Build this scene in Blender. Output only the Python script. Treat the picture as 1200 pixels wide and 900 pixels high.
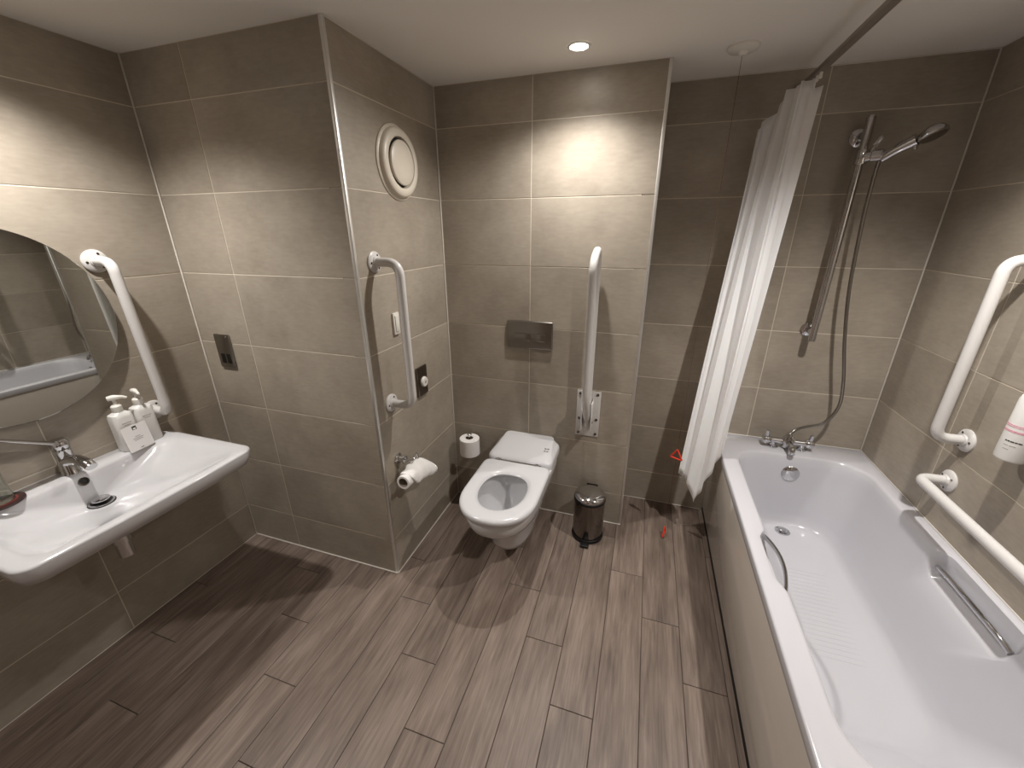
import bpy, bmesh, math, random
from mathutils import Vector, Matrix
random.seed(7)
scene = bpy.context.scene
for o in list(bpy.data.objects): bpy.data.objects.remove(o, do_unlink=True)
C = scene.collection
PI = math.pi

# ------------------------------------------------------------------ room key dimensions (metres)
XL, X1, X3, XR = -1.899, -1.000, 0.006, 1.1175      # left wall, boxing side, recess side, right wall
Y0, Y1, Y2, Y3 = -0.90, 1.2504, 1.9341, 2.2199      # near wall, boxing front, toilet wall, back wall
YT = 0.50                                           # near end of the bath
H = 2.1627
ZJ = [0.1977 + 0.3 * k for k in range(7)]           # horizontal tile joints

# ------------------------------------------------------------------ camera
cam_d = bpy.data.cameras.new('camera'); cam = bpy.data.objects.new('camera', cam_d); C.objects.link(cam)
cam_d.sensor_width = 36.0; cam_d.sensor_fit = 'HORIZONTAL'; cam_d.lens = 469.84 / 1200 * 36
cam_d.clip_start = 0.02
_p, _r, _y = math.radians(20.9344), math.radians(-0.2614), math.radians(18.1673)
Fv = Vector((-math.sin(_y) * math.cos(_p), math.cos(_y) * math.cos(_p), -math.sin(_p)))
Rv = Vector((math.cos(_y), math.sin(_y), 0)); Uv = Rv.cross(Fv)
R2 = Rv * math.cos(_r) + Uv * math.sin(_r); U2 = Uv * math.cos(_r) - Rv * math.sin(_r)
M = Matrix((R2, U2, -Fv)).transposed().to_4x4(); M.translation = Vector((0, 0, 1.5593))
cam.matrix_world = M
scene.camera = cam

# ------------------------------------------------------------------ world, exposure
w = bpy.data.worlds.new('world'); scene.world = w; w.use_nodes = True
w.node_tree.nodes['Background'].inputs[0].default_value = (0.05, 0.048, 0.045, 1)
w.node_tree.nodes['Background'].inputs[1].default_value = 0.3
vs = scene.view_settings
vs.view_transform = 'Standard'; vs.look = 'None'; vs.gamma = 1; vs.exposure = 0.55; vs.use_curve_mapping = False

# downlights, the last added behind the camera as weak fill: position, watts, beam (degrees), tilt away from the wall (degrees)
LIGHTS = [(-0.312, 1.722, 38, 156, -16), (-1.60, 0.70, 46, 132, 0), (0.77, 1.25, 62, 130, 0), (-0.45, -0.45, 9, 145, 0)]
LCOL = (1.0, 0.962, 0.918)

# ------------------------------------------------------------------ materials
def s2l(c):
    return tuple(((v / 255) / 12.92 if v / 255 <= 0.04045 else ((v / 255 + 0.055) / 1.055) ** 2.4) for v in c) + (1,)
def mat(name, rgb, rough=0.5, metal=0.0, spec=0.5, coat=0.0, noise=0.0, nscale=8.0, bump=0.0, bscale=60.0, emit=None, trans=0.0, ior=1.45, subsurf=0.0):
    m = bpy.data.materials.new(name); m.use_nodes = True
    nt = m.node_tree; b = nt.nodes['Principled BSDF']
    b.inputs['Base Color'].default_value = s2l(rgb); b.inputs['Roughness'].default_value = rough
    b.inputs['Metallic'].default_value = metal; b.inputs['Specular IOR Level'].default_value = spec
    b.inputs['Coat Weight'].default_value = coat; b.inputs['Coat Roughness'].default_value = 0.05
    b.inputs['Transmission Weight'].default_value = trans; b.inputs['IOR'].default_value = ior
    tc = nt.nodes.new('ShaderNodeTexCoord')
    if noise:
        n = nt.nodes.new('ShaderNodeTexNoise'); n.inputs['Scale'].default_value = nscale; n.inputs['Detail'].default_value = 4
        nt.links.new(tc.outputs['Object'], n.inputs['Vector'])
        r = nt.nodes.new('ShaderNodeMapRange'); r.inputs[3].default_value = 1 - noise; r.inputs[4].default_value = 1 + noise
        nt.links.new(n.outputs['Fac'], r.inputs[0])
        mx = nt.nodes.new('ShaderNodeVectorMath'); mx.operation = 'SCALE'; mx.inputs[0].default_value = s2l(rgb)[:3]
        nt.links.new(r.outputs[0], mx.inputs['Scale']); nt.links.new(mx.outputs[0], b.inputs['Base Color'])
    if bump:
        n2 = nt.nodes.new('ShaderNodeTexNoise'); n2.inputs['Scale'].default_value = bscale; n2.inputs['Detail'].default_value = 3
        nt.links.new(tc.outputs['Object'], n2.inputs['Vector'])
        bp = nt.nodes.new('ShaderNodeBump'); bp.inputs['Strength'].default_value = bump; bp.inputs['Distance'].default_value = 0.003
        nt.links.new(n2.outputs['Fac'], bp.inputs['Height']); nt.links.new(bp.outputs[0], b.inputs['Normal'])
    if emit:
        b.inputs['Emission Color'].default_value = (1, 0.95, 0.88, 1); b.inputs['Emission Strength'].default_value = emit
    return m

def tile_material():
    m = bpy.data.materials.new('taupe_porcelain_tile'); m.use_nodes = True
    nt = m.node_tree; b = nt.nodes['Principled BSDF']; L = nt.links.new
    tc = nt.nodes.new('ShaderNodeTexCoord'); oi = nt.nodes.new('ShaderNodeObjectInfo')
    sc = nt.nodes.new('ShaderNodeVectorMath'); sc.operation = 'SCALE'; sc.inputs[0].default_value = (37, 19, 53); L(oi.outputs['Random'], sc.inputs['Scale'])
    ad = nt.nodes.new('ShaderNodeVectorMath'); ad.operation = 'ADD'; L(tc.outputs['Object'], ad.inputs[0]); L(sc.outputs[0], ad.inputs[1])
    n1 = nt.nodes.new('ShaderNodeTexNoise'); n1.inputs['Scale'].default_value = 3.2; n1.inputs['Detail'].default_value = 5; n1.inputs['Roughness'].default_value = 0.6
    n2 = nt.nodes.new('ShaderNodeTexNoise'); n2.inputs['Scale'].default_value = 45; n2.inputs['Detail'].default_value = 6
    mp = nt.nodes.new('ShaderNodeMapping'); mp.inputs['Scale'].default_value = (0.6, 1, 2.2)
    L(ad.outputs[0], n1.inputs['Vector']); L(ad.outputs[0], mp.inputs['Vector']); L(mp.outputs[0], n2.inputs['Vector'])
    mix = nt.nodes.new('ShaderNodeMath'); mix.operation = 'MULTIPLY_ADD'; mix.inputs[1].default_value = 0.35; L(n2.outputs['Fac'], mix.inputs[0]); L(n1.outputs['Fac'], mix.inputs[2])
    rp = nt.nodes.new('ShaderNodeValToRGB'); rp.color_ramp.elements[0].position = 0.40; rp.color_ramp.elements[1].position = 0.92
    rp.color_ramp.elements[0].color = s2l((140, 130, 117)); rp.color_ramp.elements[1].color = s2l((172, 162, 148))
    L(mix.outputs[0], rp.inputs[0])
    vr = nt.nodes.new('ShaderNodeMapRange'); vr.inputs[3].default_value = 0.96; vr.inputs[4].default_value = 1.04; L(oi.outputs['Random'], vr.inputs[0])
    sm = nt.nodes.new('ShaderNodeVectorMath'); sm.operation = 'SCALE'; L(rp.outputs[0], sm.inputs[0]); L(vr.outputs[0], sm.inputs['Scale'])
    L(sm.outputs[0], b.inputs['Base Color'])
    b.inputs['Roughness'].default_value = 0.42; b.inputs['Specular IOR Level'].default_value = 0.4
    bp = nt.nodes.new('ShaderNodeBump'); bp.inputs['Strength'].default_value = 0.06; bp.inputs['Distance'].default_value = 0.002
    L(n2.outputs['Fac'], bp.inputs['Height']); L(bp.outputs[0], b.inputs['Normal'])
    return m
def plank_material():
    m = bpy.data.materials.new('wood_look_plank'); m.use_nodes = True
    nt = m.node_tree; b = nt.nodes['Principled BSDF']; L = nt.links.new
    tc = nt.nodes.new('ShaderNodeTexCoord'); oi = nt.nodes.new('ShaderNodeObjectInfo')
    sc = nt.nodes.new('ShaderNodeVectorMath'); sc.operation = 'SCALE'; sc.inputs[0].default_value = (31, 67, 11); L(oi.outputs['Random'], sc.inputs['Scale'])
    ad = nt.nodes.new('ShaderNodeVectorMath'); ad.operation = 'ADD'; L(tc.outputs['Object'], ad.inputs[0]); L(sc.outputs[0], ad.inputs[1])
    def noise(scale, msc, det, dist=0.0):
        mp = nt.nodes.new('ShaderNodeMapping'); mp.inputs['Scale'].default_value = msc; L(ad.outputs[0], mp.inputs['Vector'])
        n = nt.nodes.new('ShaderNodeTexNoise'); n.inputs['Scale'].default_value = scale; n.inputs['Detail'].default_value = det; n.inputs['Distortion'].default_value = dist
        L(mp.outputs[0], n.inputs['Vector']); return n
    a = noise(16, (1, 0.16, 1), 6, 1.2); c = noise(120, (1, 0.05, 1), 6, 0.6); d = noise(5, (1, 0.45, 1), 4, 0.6)
    m1 = nt.nodes.new('ShaderNodeMath'); m1.operation = 'MULTIPLY_ADD'; m1.inputs[1].default_value = 0.85; L(c.outputs['Fac'], m1.inputs[0]); L(a.outputs['Fac'], m1.inputs[2])
    m2 = nt.nodes.new('ShaderNodeMath'); m2.operation = 'MULTIPLY_ADD'; m2.inputs[1].default_value = 0.5; L(d.outputs['Fac'], m2.inputs[0]); L(m1.outputs[0], m2.inputs[2])
    rp = nt.nodes.new('ShaderNodeValToRGB'); e = rp.color_ramp.elements
    e[0].position = 0.70; e[0].color = s2l((88, 76, 68)); e[1].position = 1.30; e[1].color = s2l((142, 127, 116))
    x = e.new(0.98); x.color = s2l((118, 103, 93))
    nm = nt.nodes.new('ShaderNodeMath'); nm.operation = 'MULTIPLY'; nm.inputs[1].default_value = 0.66; L(m2.outputs[0], nm.inputs[0])
    e[0].position, x.position = 0.52, 0.76
    e[-1].position = 0.98
    L(nm.outputs[0], rp.inputs[0])
    vr = nt.nodes.new('ShaderNodeMapRange'); vr.inputs[3].default_value = 0.92; vr.inputs[4].default_value = 1.08; L(oi.outputs['Random'], vr.inputs[0])
    sm = nt.nodes.new('ShaderNodeVectorMath'); sm.operation = 'SCALE'; L(rp.outputs[0], sm.inputs[0]); L(vr.outputs[0], sm.inputs['Scale'])
    L(sm.outputs[0], b.inputs['Base Color']); b.inputs['Roughness'].default_value = 0.45; b.inputs['Specular IOR Level'].default_value = 0.4
    bp = nt.nodes.new('ShaderNodeBump'); bp.inputs['Strength'].default_value = 0.15; bp.inputs['Distance'].default_value = 0.002
    L(c.outputs['Fac'], bp.inputs['Height']); L(bp.outputs[0], b.inputs['Normal'])
    return m

MT = {
    'tile': tile_material(), 'plank': plank_material(),
    'grout': mat('pale_grout', (208, 199, 183), 0.85, noise=0.06, nscale=30),
    'floor_grout': mat('grey_floor_grout', (72, 64, 58), 0.9, noise=0.1, nscale=30),
    'ceil': mat('white_ceiling_paint', (236, 232, 226), 0.75, noise=0.015, nscale=2, bump=0.03, bscale=200),
    'sealant': mat('white_sealant', (214, 208, 198), 0.5, noise=0.04, nscale=20),
    'trim': mat('satin_metal_trim', (226, 224, 220), 0.38, metal=0.85, noise=0.04, nscale=10),
    'ceramic': mat('white_ceramic', (204, 203, 205), 0.12, coat=0.4, noise=0.008, nscale=3),
    'acrylic': mat('white_acrylic', (201, 200, 205), 0.16, coat=0.3, noise=0.008, nscale=3),
    'seat': mat('white_seat_plastic', (206, 205, 207), 0.22, noise=0.008, nscale=3),
    'rail': mat('white_powder_coat', (208, 205, 202), 0.28, noise=0.015, nscale=9),
    'chrome': mat('polished_chrome', (205, 205, 207), 0.07, metal=1.0, noise=0.02, nscale=9),
    'satin': mat('brushed_steel', (150, 146, 140), 0.28, metal=1.0, noise=0.06, nscale=14),
    'darksteel': mat('dark_polished_steel', (120, 114, 108), 0.16, metal=1.0, noise=0.05, nscale=14),
    'dark_chrome': mat('shadowed_chrome', (72, 70, 68), 0.15, metal=1.0, noise=0.05, nscale=14),
    'rod': mat('grey_metal_rail', (158, 150, 141), 0.42, metal=0.7, noise=0.05, nscale=14),
    'black': mat('black_plastic', (14, 13, 13), 0.45, noise=0.1, nscale=14),
    'plinth': mat('black_plinth', (28, 25, 24), 0.7, noise=0.1, nscale=14),
    'white': mat('white_plastic', (226, 222, 214), 0.35, noise=0.012, nscale=6),
    'vent': mat('off_white_vent_plastic', (214, 205, 190), 0.35, noise=0.012, nscale=6),
    'paper': mat('tissue_paper', (236, 233, 230), 0.95, noise=0.02, nscale=40, bump=0.25, bscale=140),
    'core': mat('card_core', (150, 138, 124), 0.9, noise=0.08, nscale=30),
    'card': mat('white_card', (232, 229, 228), 0.6, noise=0.01, nscale=12),
    'ink': mat('dark_print', (40, 38, 36), 0.6, noise=0.05, nscale=40),
    'grey_ink': mat('grey_print', (168, 162, 158), 0.6, noise=0.05, nscale=40),
    'pink': mat('pink_print', (226, 150, 170), 0.5, noise=0.04, nscale=40),
    'bottle': mat('white_bottle_plastic', (230, 228, 224), 0.32, noise=0.01, nscale=9),
    'mirror': mat('silvered_glass', (205, 206, 202), 0.015, metal=1.0, noise=0.004, nscale=2),
    'mirror_edge': mat('mirror_edge', (60, 62, 58), 0.3, metal=0.6, noise=0.05, nscale=9),
    'panel': mat('taupe_gloss_panel', (212, 203, 193), 0.12, coat=0.5, noise=0.012, nscale=2),
    'curtain': mat('white_curtain_cloth', (238, 234, 234), 0.75, noise=0.02, nscale=18, bump=0.12, bscale=90),
    'glass': mat('clear_glass', (240, 244, 242), 0.02, trans=1.0, noise=0.004, nscale=3),
    'coaster': mat('dark_coaster', (52, 34, 32), 0.35, noise=0.15, nscale=30),
    'coaster_top': mat('red_coaster_print', (112, 50, 44), 0.5, noise=0.2, nscale=24),
    'red': mat('red_pull_plastic', (222, 62, 40), 0.4, noise=0.03, nscale=30),
    'cord': mat('red_brown_cord', (92, 62, 50), 0.7, noise=0.05, nscale=40),
    'lens': mat('lit_lamp_lens', (255, 250, 240), 0.5, noise=0.004, nscale=4, emit=30),
    'water': mat('still_water', (214, 222, 224), 0.03, noise=0.01, nscale=8, coat=0.5),
    'door': mat('oak_door_veneer', (128, 98, 72), 0.45, noise=0.12, nscale=6),
}
# curtain lets a little light through
_nt = MT['curtain'].node_tree; _nt.nodes['Principled BSDF'].inputs['Subsurface Weight'].default_value = 0.15
_nt.nodes['Principled BSDF'].inputs['Subsurface Scale'].default_value = 0.01

# ------------------------------------------------------------------ mesh helpers (world coordinates; obj() re-bases them on the parent)
def obj(name, bm, m, parent=None, smooth=40, subsurf=0):
    bmesh.ops.remove_doubles(bm, verts=bm.verts, dist=1e-6)
    bmesh.ops.recalc_face_normals(bm, faces=bm.faces)
    me = bpy.data.meshes.new(name)
    base = Vector((0, 0, 0))
    if parent is not None:
        p = parent
        while p is not None: base += p.location; p = p.parent
    else:
        zs = [v.co for v in bm.verts]
        base = Vector(((min(v.x for v in zs) + max(v.x for v in zs)) / 2, (min(v.y for v in zs) + max(v.y for v in zs)) / 2, min(v.z for v in zs)))
    for v in bm.verts: v.co -= base
    ca = math.radians(smooth)
    for f in bm.faces: f.smooth = smooth > 0
    for e in bm.edges:
        if len(e.link_faces) == 2: e.smooth = e.calc_face_angle(0) < ca
    bm.to_mesh(me); bm.free(); me.materials.append(MT[m] if isinstance(m, str) else m)
    o = bpy.data.objects.new(name, me); C.objects.link(o)
    if parent is not None: o.parent = parent
    else: o.location = base
    if subsurf:
        md = o.modifiers.new('subdivision', 'SUBSURF'); md.levels = subsurf; md.render_levels = subsurf
    return o
def tag(o, label, cat, group=None):
    o['label'] = label; o['category'] = cat
    if group: o['group'] = group
    return o
def thing(name, loc, label, cat, group=None):
    o = bpy.data.objects.new(name, None); C.objects.link(o); o.location = loc; o.empty_display_size = 0.05
    return tag(o, label, cat, group)
def struct(name, bm, m, smooth=0, label=None):
    o = obj(name, bm, m, None, smooth); o['kind'] = 'structure'
    if label: o['label'] = label
    return o
def box(bm, lo, hi, bev=0.0, seg=2):
    r = bmesh.ops.create_cube(bm, size=1.0); vs_ = r['verts']
    c = [(a + b) / 2 for a, b in zip(lo, hi)]; s = [b - a for a, b in zip(lo, hi)]
    for v in vs_: v.co = Vector((c[0] + v.co.x * s[0], c[1] + v.co.y * s[1], c[2] + v.co.z * s[2]))
    if bev > 0:
        ed = list({e for v in vs_ for e in v.link_edges})
        bmesh.ops.bevel(bm, geom=ed, offset=bev, segments=seg, affect='EDGES', profile=0.5)
    return bm
def B(lo, hi, bev=0.0, seg=2): return box(bmesh.new(), lo, hi, bev, seg)
def loft(bm, loops, cap0=False, cap1=False, closed=True, wrap=False):
    rows = [[bm.verts.new(p) for p in l] for l in loops]; n = len(rows[0])
    rr = list(zip(rows, rows[1:])) + ([(rows[-1], rows[0])] if wrap else [])
    for a, b in rr:
        for i in range(n if closed else n - 1):
            j = (i + 1) % n
            try: bm.faces.new((a[i], a[j], b[j], b[i]))
            except ValueError: pass
    if cap0: bm.faces.new(rows[0][::-1])
    if cap1: bm.faces.new(rows[-1])
    return bm
def fillet(pts, rad, seg=8):
    out = [Vector(pts[0])]
    for a, b, c in zip(pts, pts[1:], pts[2:]):
        a, b, c = Vector(a), Vector(b), Vector(c)
        u, v = (a - b), (c - b); r = min(rad, u.length * 0.49, v.length * 0.49)
        p, q = b + u.normalized() * r, b + v.normalized() * r
        for i in range(seg + 1):
            t = i / seg; out.append(p * (1 - t) ** 2 + b * (2 * t * (1 - t)) + q * t * t)
    out.append(Vector(pts[-1])); return out
def spline(pts, n=10):
    P = [Vector(p) for p in pts]; P = [2 * P[0] - P[1]] + P + [2 * P[-1] - P[-2]]; out = []
    for i in range(1, len(P) - 2):
        for k in range(n):
            t = k / n; a, b, c, d = P[i - 1:i + 3]
            out.append(0.5 * ((2 * b) + (c - a) * t + (2 * a - 5 * b + 4 * c - d) * t * t + (3 * b - a - 3 * c + d) * t ** 3))
    out.append(P[-2]); return out
def tube(bm, pts, r, n=16, caps=True):
    pts = [Vector(p) for p in pts]; P = [pts[0]]
    for p in pts[1:]:
        if (p - P[-1]).length > 1e-5: P.append(p)
    rads = r if isinstance(r, (list, tuple)) else [r] * len(P)
    T = []
    for i in range(len(P)):
        a, b = P[max(i - 1, 0)], P[min(i + 1, len(P) - 1)]; T.append((b - a).normalized())
    ref = Vector((0, 0, 1)) if abs(T[0].z) < 0.9 else Vector((1, 0, 0))
    nrm = (ref - T[0] * ref.dot(T[0])).normalized(); loops = []
    for i, p in enumerate(P):
        nrm = (nrm - T[i] * nrm.dot(T[i])).normalized(); bi = T[i].cross(nrm)
        rr = rads[min(i, len(rads) - 1)]
        loops.append([p + nrm * math.cos(2 * PI * k / n) * rr + bi * math.sin(2 * PI * k / n) * rr for k in range(n)])
    return loft(bm, loops, caps, caps)
def TB(pts, r, n=16, caps=True): return tube(bmesh.new(), pts, r, n, caps)
def lathe(bm, prof, org, axis=(0, 0, 1), n=32, caps=True):
    q = Vector((0, 0, 1)).rotation_difference(Vector(axis).normalized()); org = Vector(org); loops = []
    for r, z in prof:
        loops.append([org + q @ Vector((max(r, 1e-5) * math.cos(2 * PI * k / n), max(r, 1e-5) * math.sin(2 * PI * k / n), z)) for k in range(n)])
    return loft(bm, loops, caps, caps)
def LT(prof, org, axis=(0, 0, 1), n=32, caps=True): return lathe(bmesh.new(), prof, org, axis, n, caps)
def rrect(x0, x1, y0, y1, r, z, nx=10, ny=10, nc=6):
    """rounded rectangle, anticlockwise, starting on the +x side"""
    r = min(r, (x1 - x0) / 2 - 1e-4, (y1 - y0) / 2 - 1e-4); o = []
    def side(a, b, n):
        for i in range(n): o.append(Vector((a[0] + (b[0] - a[0]) * i / n, a[1] + (b[1] - a[1]) * i / n, z)))
    def corner(cx, cy, a0):
        for i in range(nc): t = a0 + (PI / 2) * i / nc; o.append(Vector((cx + r * math.cos(t), cy + r * math.sin(t), z)))
    side((x1, y0 + r), (x1, y1 - r), ny); corner(x1 - r, y1 - r, 0)
    side((x1 - r, y1), (x0 + r, y1), nx); corner(x0 + r, y1 - r, PI / 2)
    side((x0, y1 - r), (x0, y0 + r), ny); corner(x0 + r, y0 + r, PI)
    side((x0 + r, y0), (x1 - r, y0), nx); corner(x1 - r, y0 + r, 1.5 * PI)
    return o
def outline(cx, hw, yf, yb, yc, z, nf=2.2, nb=8.0, n=72):
    """plan outline of a pan or seat: front half-ellipse, squarish back"""
    o = []
    for k in range(n):
        t = 2 * PI * k / n; c, s = math.cos(t), math.sin(t); e = nb if s > 0 else nf
        x = hw * math.copysign(abs(c) ** (2 / e), c)
        y = yc + ((yb - yc) if s > 0 else (yc - yf)) * math.copysign(abs(s) ** (2 / e), s)
        o.append(Vector((cx + x, y, z)))
    return o
def sst(a, b, x):
    t = max(0, min(1, (x - a) / (b - a))); return t * t * (3 - 2 * t)

# ------------------------------------------------------------------ the room shell
TILE_T = 0.0012; GAP = 0.0038
_tiles = {}
def tile_mesh(wd, ht):
    k = (round(wd, 4), round(ht, 4))
    if k not in _tiles:
        bm = bmesh.new(); c = 0.0006; hw, hh = wd / 2, ht / 2; t = TILE_T
        loft(bm, [[Vector((sx * (hw - i), y, sz * (hh - i))) for sx, sz in ((-1, -1), (1, -1), (1, 1), (-1, 1))] for i, y in ((0, 0), (0, -t + c), (c, -t))], False, True)
        bmesh.ops.recalc_face_normals(bm, faces=bm.faces)
        me = bpy.data.meshes.new('tile'); bm.to_mesh(me); bm.free(); me.materials.append(MT['tile']); _tiles[k] = me
    return _tiles[k]
def tiled_wall(name, face, plane, uj, zj, thick=0.06, lo_hi=None):
    """face: '-y','+x','-x','+y' = direction the tiles look; plane = tile front; uj, zj = joint lists incl. the ends"""
    ax = 0 if face[1] == 'x' else 1; sg = 1 if face[0] == '+' else -1
    a, b = plane - sg * TILE_T, plane - sg * (TILE_T + thick)
    u0, u1 = lo_hi or (uj[0], uj[-1])
    lo = [0, 0, zj[0]]; hi = [0, 0, zj[-1]]
    lo[ax], hi[ax] = min(a, b), max(a, b); lo[1 - ax], hi[1 - ax] = u0, u1
    wl = struct(name, B(lo, hi), 'grout')
    rz = {'-y': 0, '+x': PI / 2, '-x': -PI / 2, '+y': PI}[face]
    for p, q in zip(uj, uj[1:]):
        for s, t in zip(zj, zj[1:]):
            me = tile_mesh(q - p - GAP, t - s - GAP)
            o = bpy.data.objects.new('tile', me); C.objects.link(o); o.parent = wl
            pos = Vector((0, 0, (s + t) / 2)); pos[ax] = a; pos[1 - ax] = (p + q) / 2
            o.location = pos - wl.location; o.rotation_euler = (0, 0, rz)
    return wl
ZA = [0.0] + ZJ + [H]
tiled_wall('wall_left', '+x', XL, [Y0, -0.542, 0.058, 0.658, Y1], ZA)
tiled_wall('wall_boxing_front', '-y', Y1, [XL, -1.602, X1], ZA, lo_hi=(XL, X1 - 0.064))
tiled_wall('wall_boxing_side', '+x', X1, [Y1, Y2], ZA, lo_hi=(Y1 + 0.002, Y2))
tiled_wall('wall_toilet', '-y', Y2, [X1, -0.538, X3], ZA, lo_hi=(X1, X3 - 0.064))
tiled_wall('wall_recess_side', '+x', X3, [Y2, Y3], ZA, lo_hi=(Y2 + 0.002, Y3))
tiled_wall('wall_back', '-y', Y3, [X3, 0.607, XR], ZA)
tiled_wall('wall_right', '-x', XR, [Y0, -0.055, 0.545, 1.145, 1.745, Y3], ZA)
# near wall behind the camera with a door
nb = B((XL, Y0 - 0.06, 0), (-0.85, Y0, H)); box(nb, (0.05, Y0 - 0.06, 0), (XR, Y0, H)); box(nb, (-0.85, Y0 - 0.06, 2.02), (0.05, Y0, H))
struct('wall_near', nb, MT['ceil'])
d = struct('door_1', B((-0.845, Y0 - 0.05, 0.004), (0.045, Y0 - 0.006, 2.015), 0.002), 'door')
obj('door_handle', TB(fillet([(-0.02, Y0 - 0.006, 1.02), (-0.02, Y0 + 0.045, 1.02), (-0.14, Y0 + 0.045, 1.02)], 0.015), 0.009), 'satin', d)
struct('ceiling', B((XL - 0.08, Y0 - 0.08, H), (XR + 0.08, Y3 + 0.08, H + 0.05)), 'ceil')
fl = struct('floor', B((XL - 0.08, Y0 - 0.08, -0.06), (XR + 0.08, Y3 + 0.08, -0.003)), 'floor_grout')
# floor planks, laid lengthways towards the toilet wall; end joints step by a quarter
_pl = {}
def plank(x0, x1, y0, y1):
    k = (round(x1 - x0, 4), round(y1 - y0, 4))
    if k not in _pl:
        bm = bmesh.new(); hw, hl, c = (x1 - x0) / 2, (y1 - y0) / 2, 0.0012
        loft(bm, [[Vector((sx * (hw - i), sy * (hl - i), z)) for sx, sy in ((-1, -1), (1, -1), (1, 1), (-1, 1))] for i, z in ((0, 0), (0, 0.0022), (c, 0.003))], False, True)
        bmesh.ops.recalc_face_normals(bm, faces=bm.faces)
        me = bpy.data.meshes.new('floor_plank'); bm.to_mesh(me); bm.free(); me.materials.append(MT['plank']); _pl[k] = me
    o = bpy.data.objects.new('floor_plank', _pl[k]); C.objects.link(o); o.parent = fl
    o.location = Vector(((x0 + x1) / 2, (y0 + y1) / 2, -0.003)) - fl.location
OFF = {-13: 0.0, -12: 0.665, -11: 0.44, -10: 0.22, -9: 0.90, -8: 0.68, -7: 0.45, -6: 0.23, -5: 0.0, -4: 0.69, -3: 0.45, -2: 0.22, -1: 0.0, 0: 0.68, 1: 0.455, 2: 0.22, 3: 0.0}
for i in range(-13, 4):
    x0, x1 = max(XL, -0.014 + 0.15 * i), min(0.515, -0.014 + 0.15 * (i + 1))
    if x1 - x0 < 0.01: continue
    j = OFF[i] - 1.82
    yend = Y1 if x1 < X1 + 0.01 else (Y2 if x1 < X3 + 0.01 else Y3)
    while j < yend:
        a, b = max(j, Y0), min(j + 0.91, yend)
        segs = [(a, b)]
        if b - a > 0.02: plank(x0 + 0.0012, x1 - 0.0012, a + 0.0012, b - 0.0012)
        j += 0.91
# corner trims and sealant lines
def trim(n, bm, m): return struct('trim_%d' % n, bm, m, 40)
T = 0.012
trim(1, B((X1 - T, Y1 - 0.0015, 0.002), (X1 + 0.0015, Y1 + T, H), 0.0015), 'trim')
trim(2, B((X3 - T, Y2 - 0.0015, 0.002), (X3 + 0.0015, Y2 + T, H), 0.0015), 'trim')
S = 0.006
def seal(n, lo, hi): trim(n, B(lo, hi, 0.002, 1), 'sealant')
seal(3, (XL, Y1 - S, 0), (XL + S, Y1, H)); seal(4, (X1, Y2 - S, 0), (X1 + S, Y2, H)); seal(5, (XR - S, Y3 - S, 0.52), (XR, Y3, H))
seal(6, (XL, Y1 - S, 0), (X1, Y1, S)); seal(7, (X1, Y1, 0), (X1 + S, Y2, S)); seal(8, (X1, Y2 - S, 0), (X3, Y2, S))
seal(9, (XL, Y0, 0), (XL + 0.003, Y1, 0.003)); seal(10, (X3, Y3 - 0.004, 0), (0.45, Y3, 0.004))
seal(11, (0.447, Y3 - 0.004, 0.519), (XR, Y3, 0.523)); seal(12, (XR - 0.004, YT, 0.519), (XR, Y3, 0.523))
seal(13, (X3, Y3 - 0.004, H - 0.004), (XR, Y3, H)); seal(14, (X1, Y1, H - 0.004), (X1 + 0.004, Y2, H))

# ------------------------------------------------------------------ downlights (fixture + its own lamp)
LLAB = ['round recessed downlight in the ceiling above the toilet', 'round recessed downlight in the ceiling above the washbasin',
        'round recessed downlight in the ceiling above the bath', 'round recessed fill downlight added unseen in the ceiling on the door side']
for (x, y, wt, beam, tilt), lb in zip(LIGHTS, LLAB):
    t = thing('ceiling_downlight', (x, y, H), lb, 'downlight', 'ceiling downlights')
    obj('bezel', LT([(0.030, -0.0005), (0.032, -0.004), (0.041, -0.003), (0.043, -0.0005)], (x, y, H), caps=False), 'white', t)
    obj('lens', LT([(0.0305, -0.0006), (0.029, -0.004), (0.018, -0.007), (0.0, -0.008)], (x, y, H)), 'lens', t)
    ld = bpy.data.lights.new('downlight_lamp', 'SPOT'); ld.energy = wt; ld.color = LCOL; ld.spot_size = math.radians(beam); ld.spot_blend = 1.0; ld.shadow_soft_size = 0.022
    lo = bpy.data.objects.new('downlight_lamp', ld); C.objects.link(lo); lo.parent = t; lo.location = (0, 0, -0.035); lo.rotation_euler = (math.radians(tilt), 0, 0)

# ------------------------------------------------------------------ bath
BX0, BX1, BY0, BY1, BZ = 0.445, XR - 0.001, YT + 0.001, Y3 - 0.001, 0.52
t = thing('bathtub', ((BX0 + BX1) / 2, (BY0 + BY1) / 2, 0), 'white acrylic bath with taupe side panel below the shower', 'bathtub')
kw = dict(nx=24, ny=84, nc=8)
def rec_r(y): return sst(1.12, 1.17, y) * (1 - sst(1.46, 1.51, y))
def rec_l(y): return sst(1.13, 1.20, y) * (1 - sst(1.38, 1.44, y))
CX = 0.787
def ring(ins, z, r, xs=0.0, dz=0.0, dzl=None):
    o = rrect(0.515 + ins, 1.060 - ins, 0.66 + ins, 2.062 - ins, r, z, **kw)
    for p in o:
        if p.x > CX: s = rec_r(p.y) * sst(0.95, 1.03, p.x); p.x += xs * s; p.z -= dz * s
        else: s = rec_l(p.y) * (1 - sst(0.54, 0.62, p.x)); p.x -= xs * 0.75 * s; p.z -= (dz if dzl is None else dzl) * s
    return o
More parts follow.
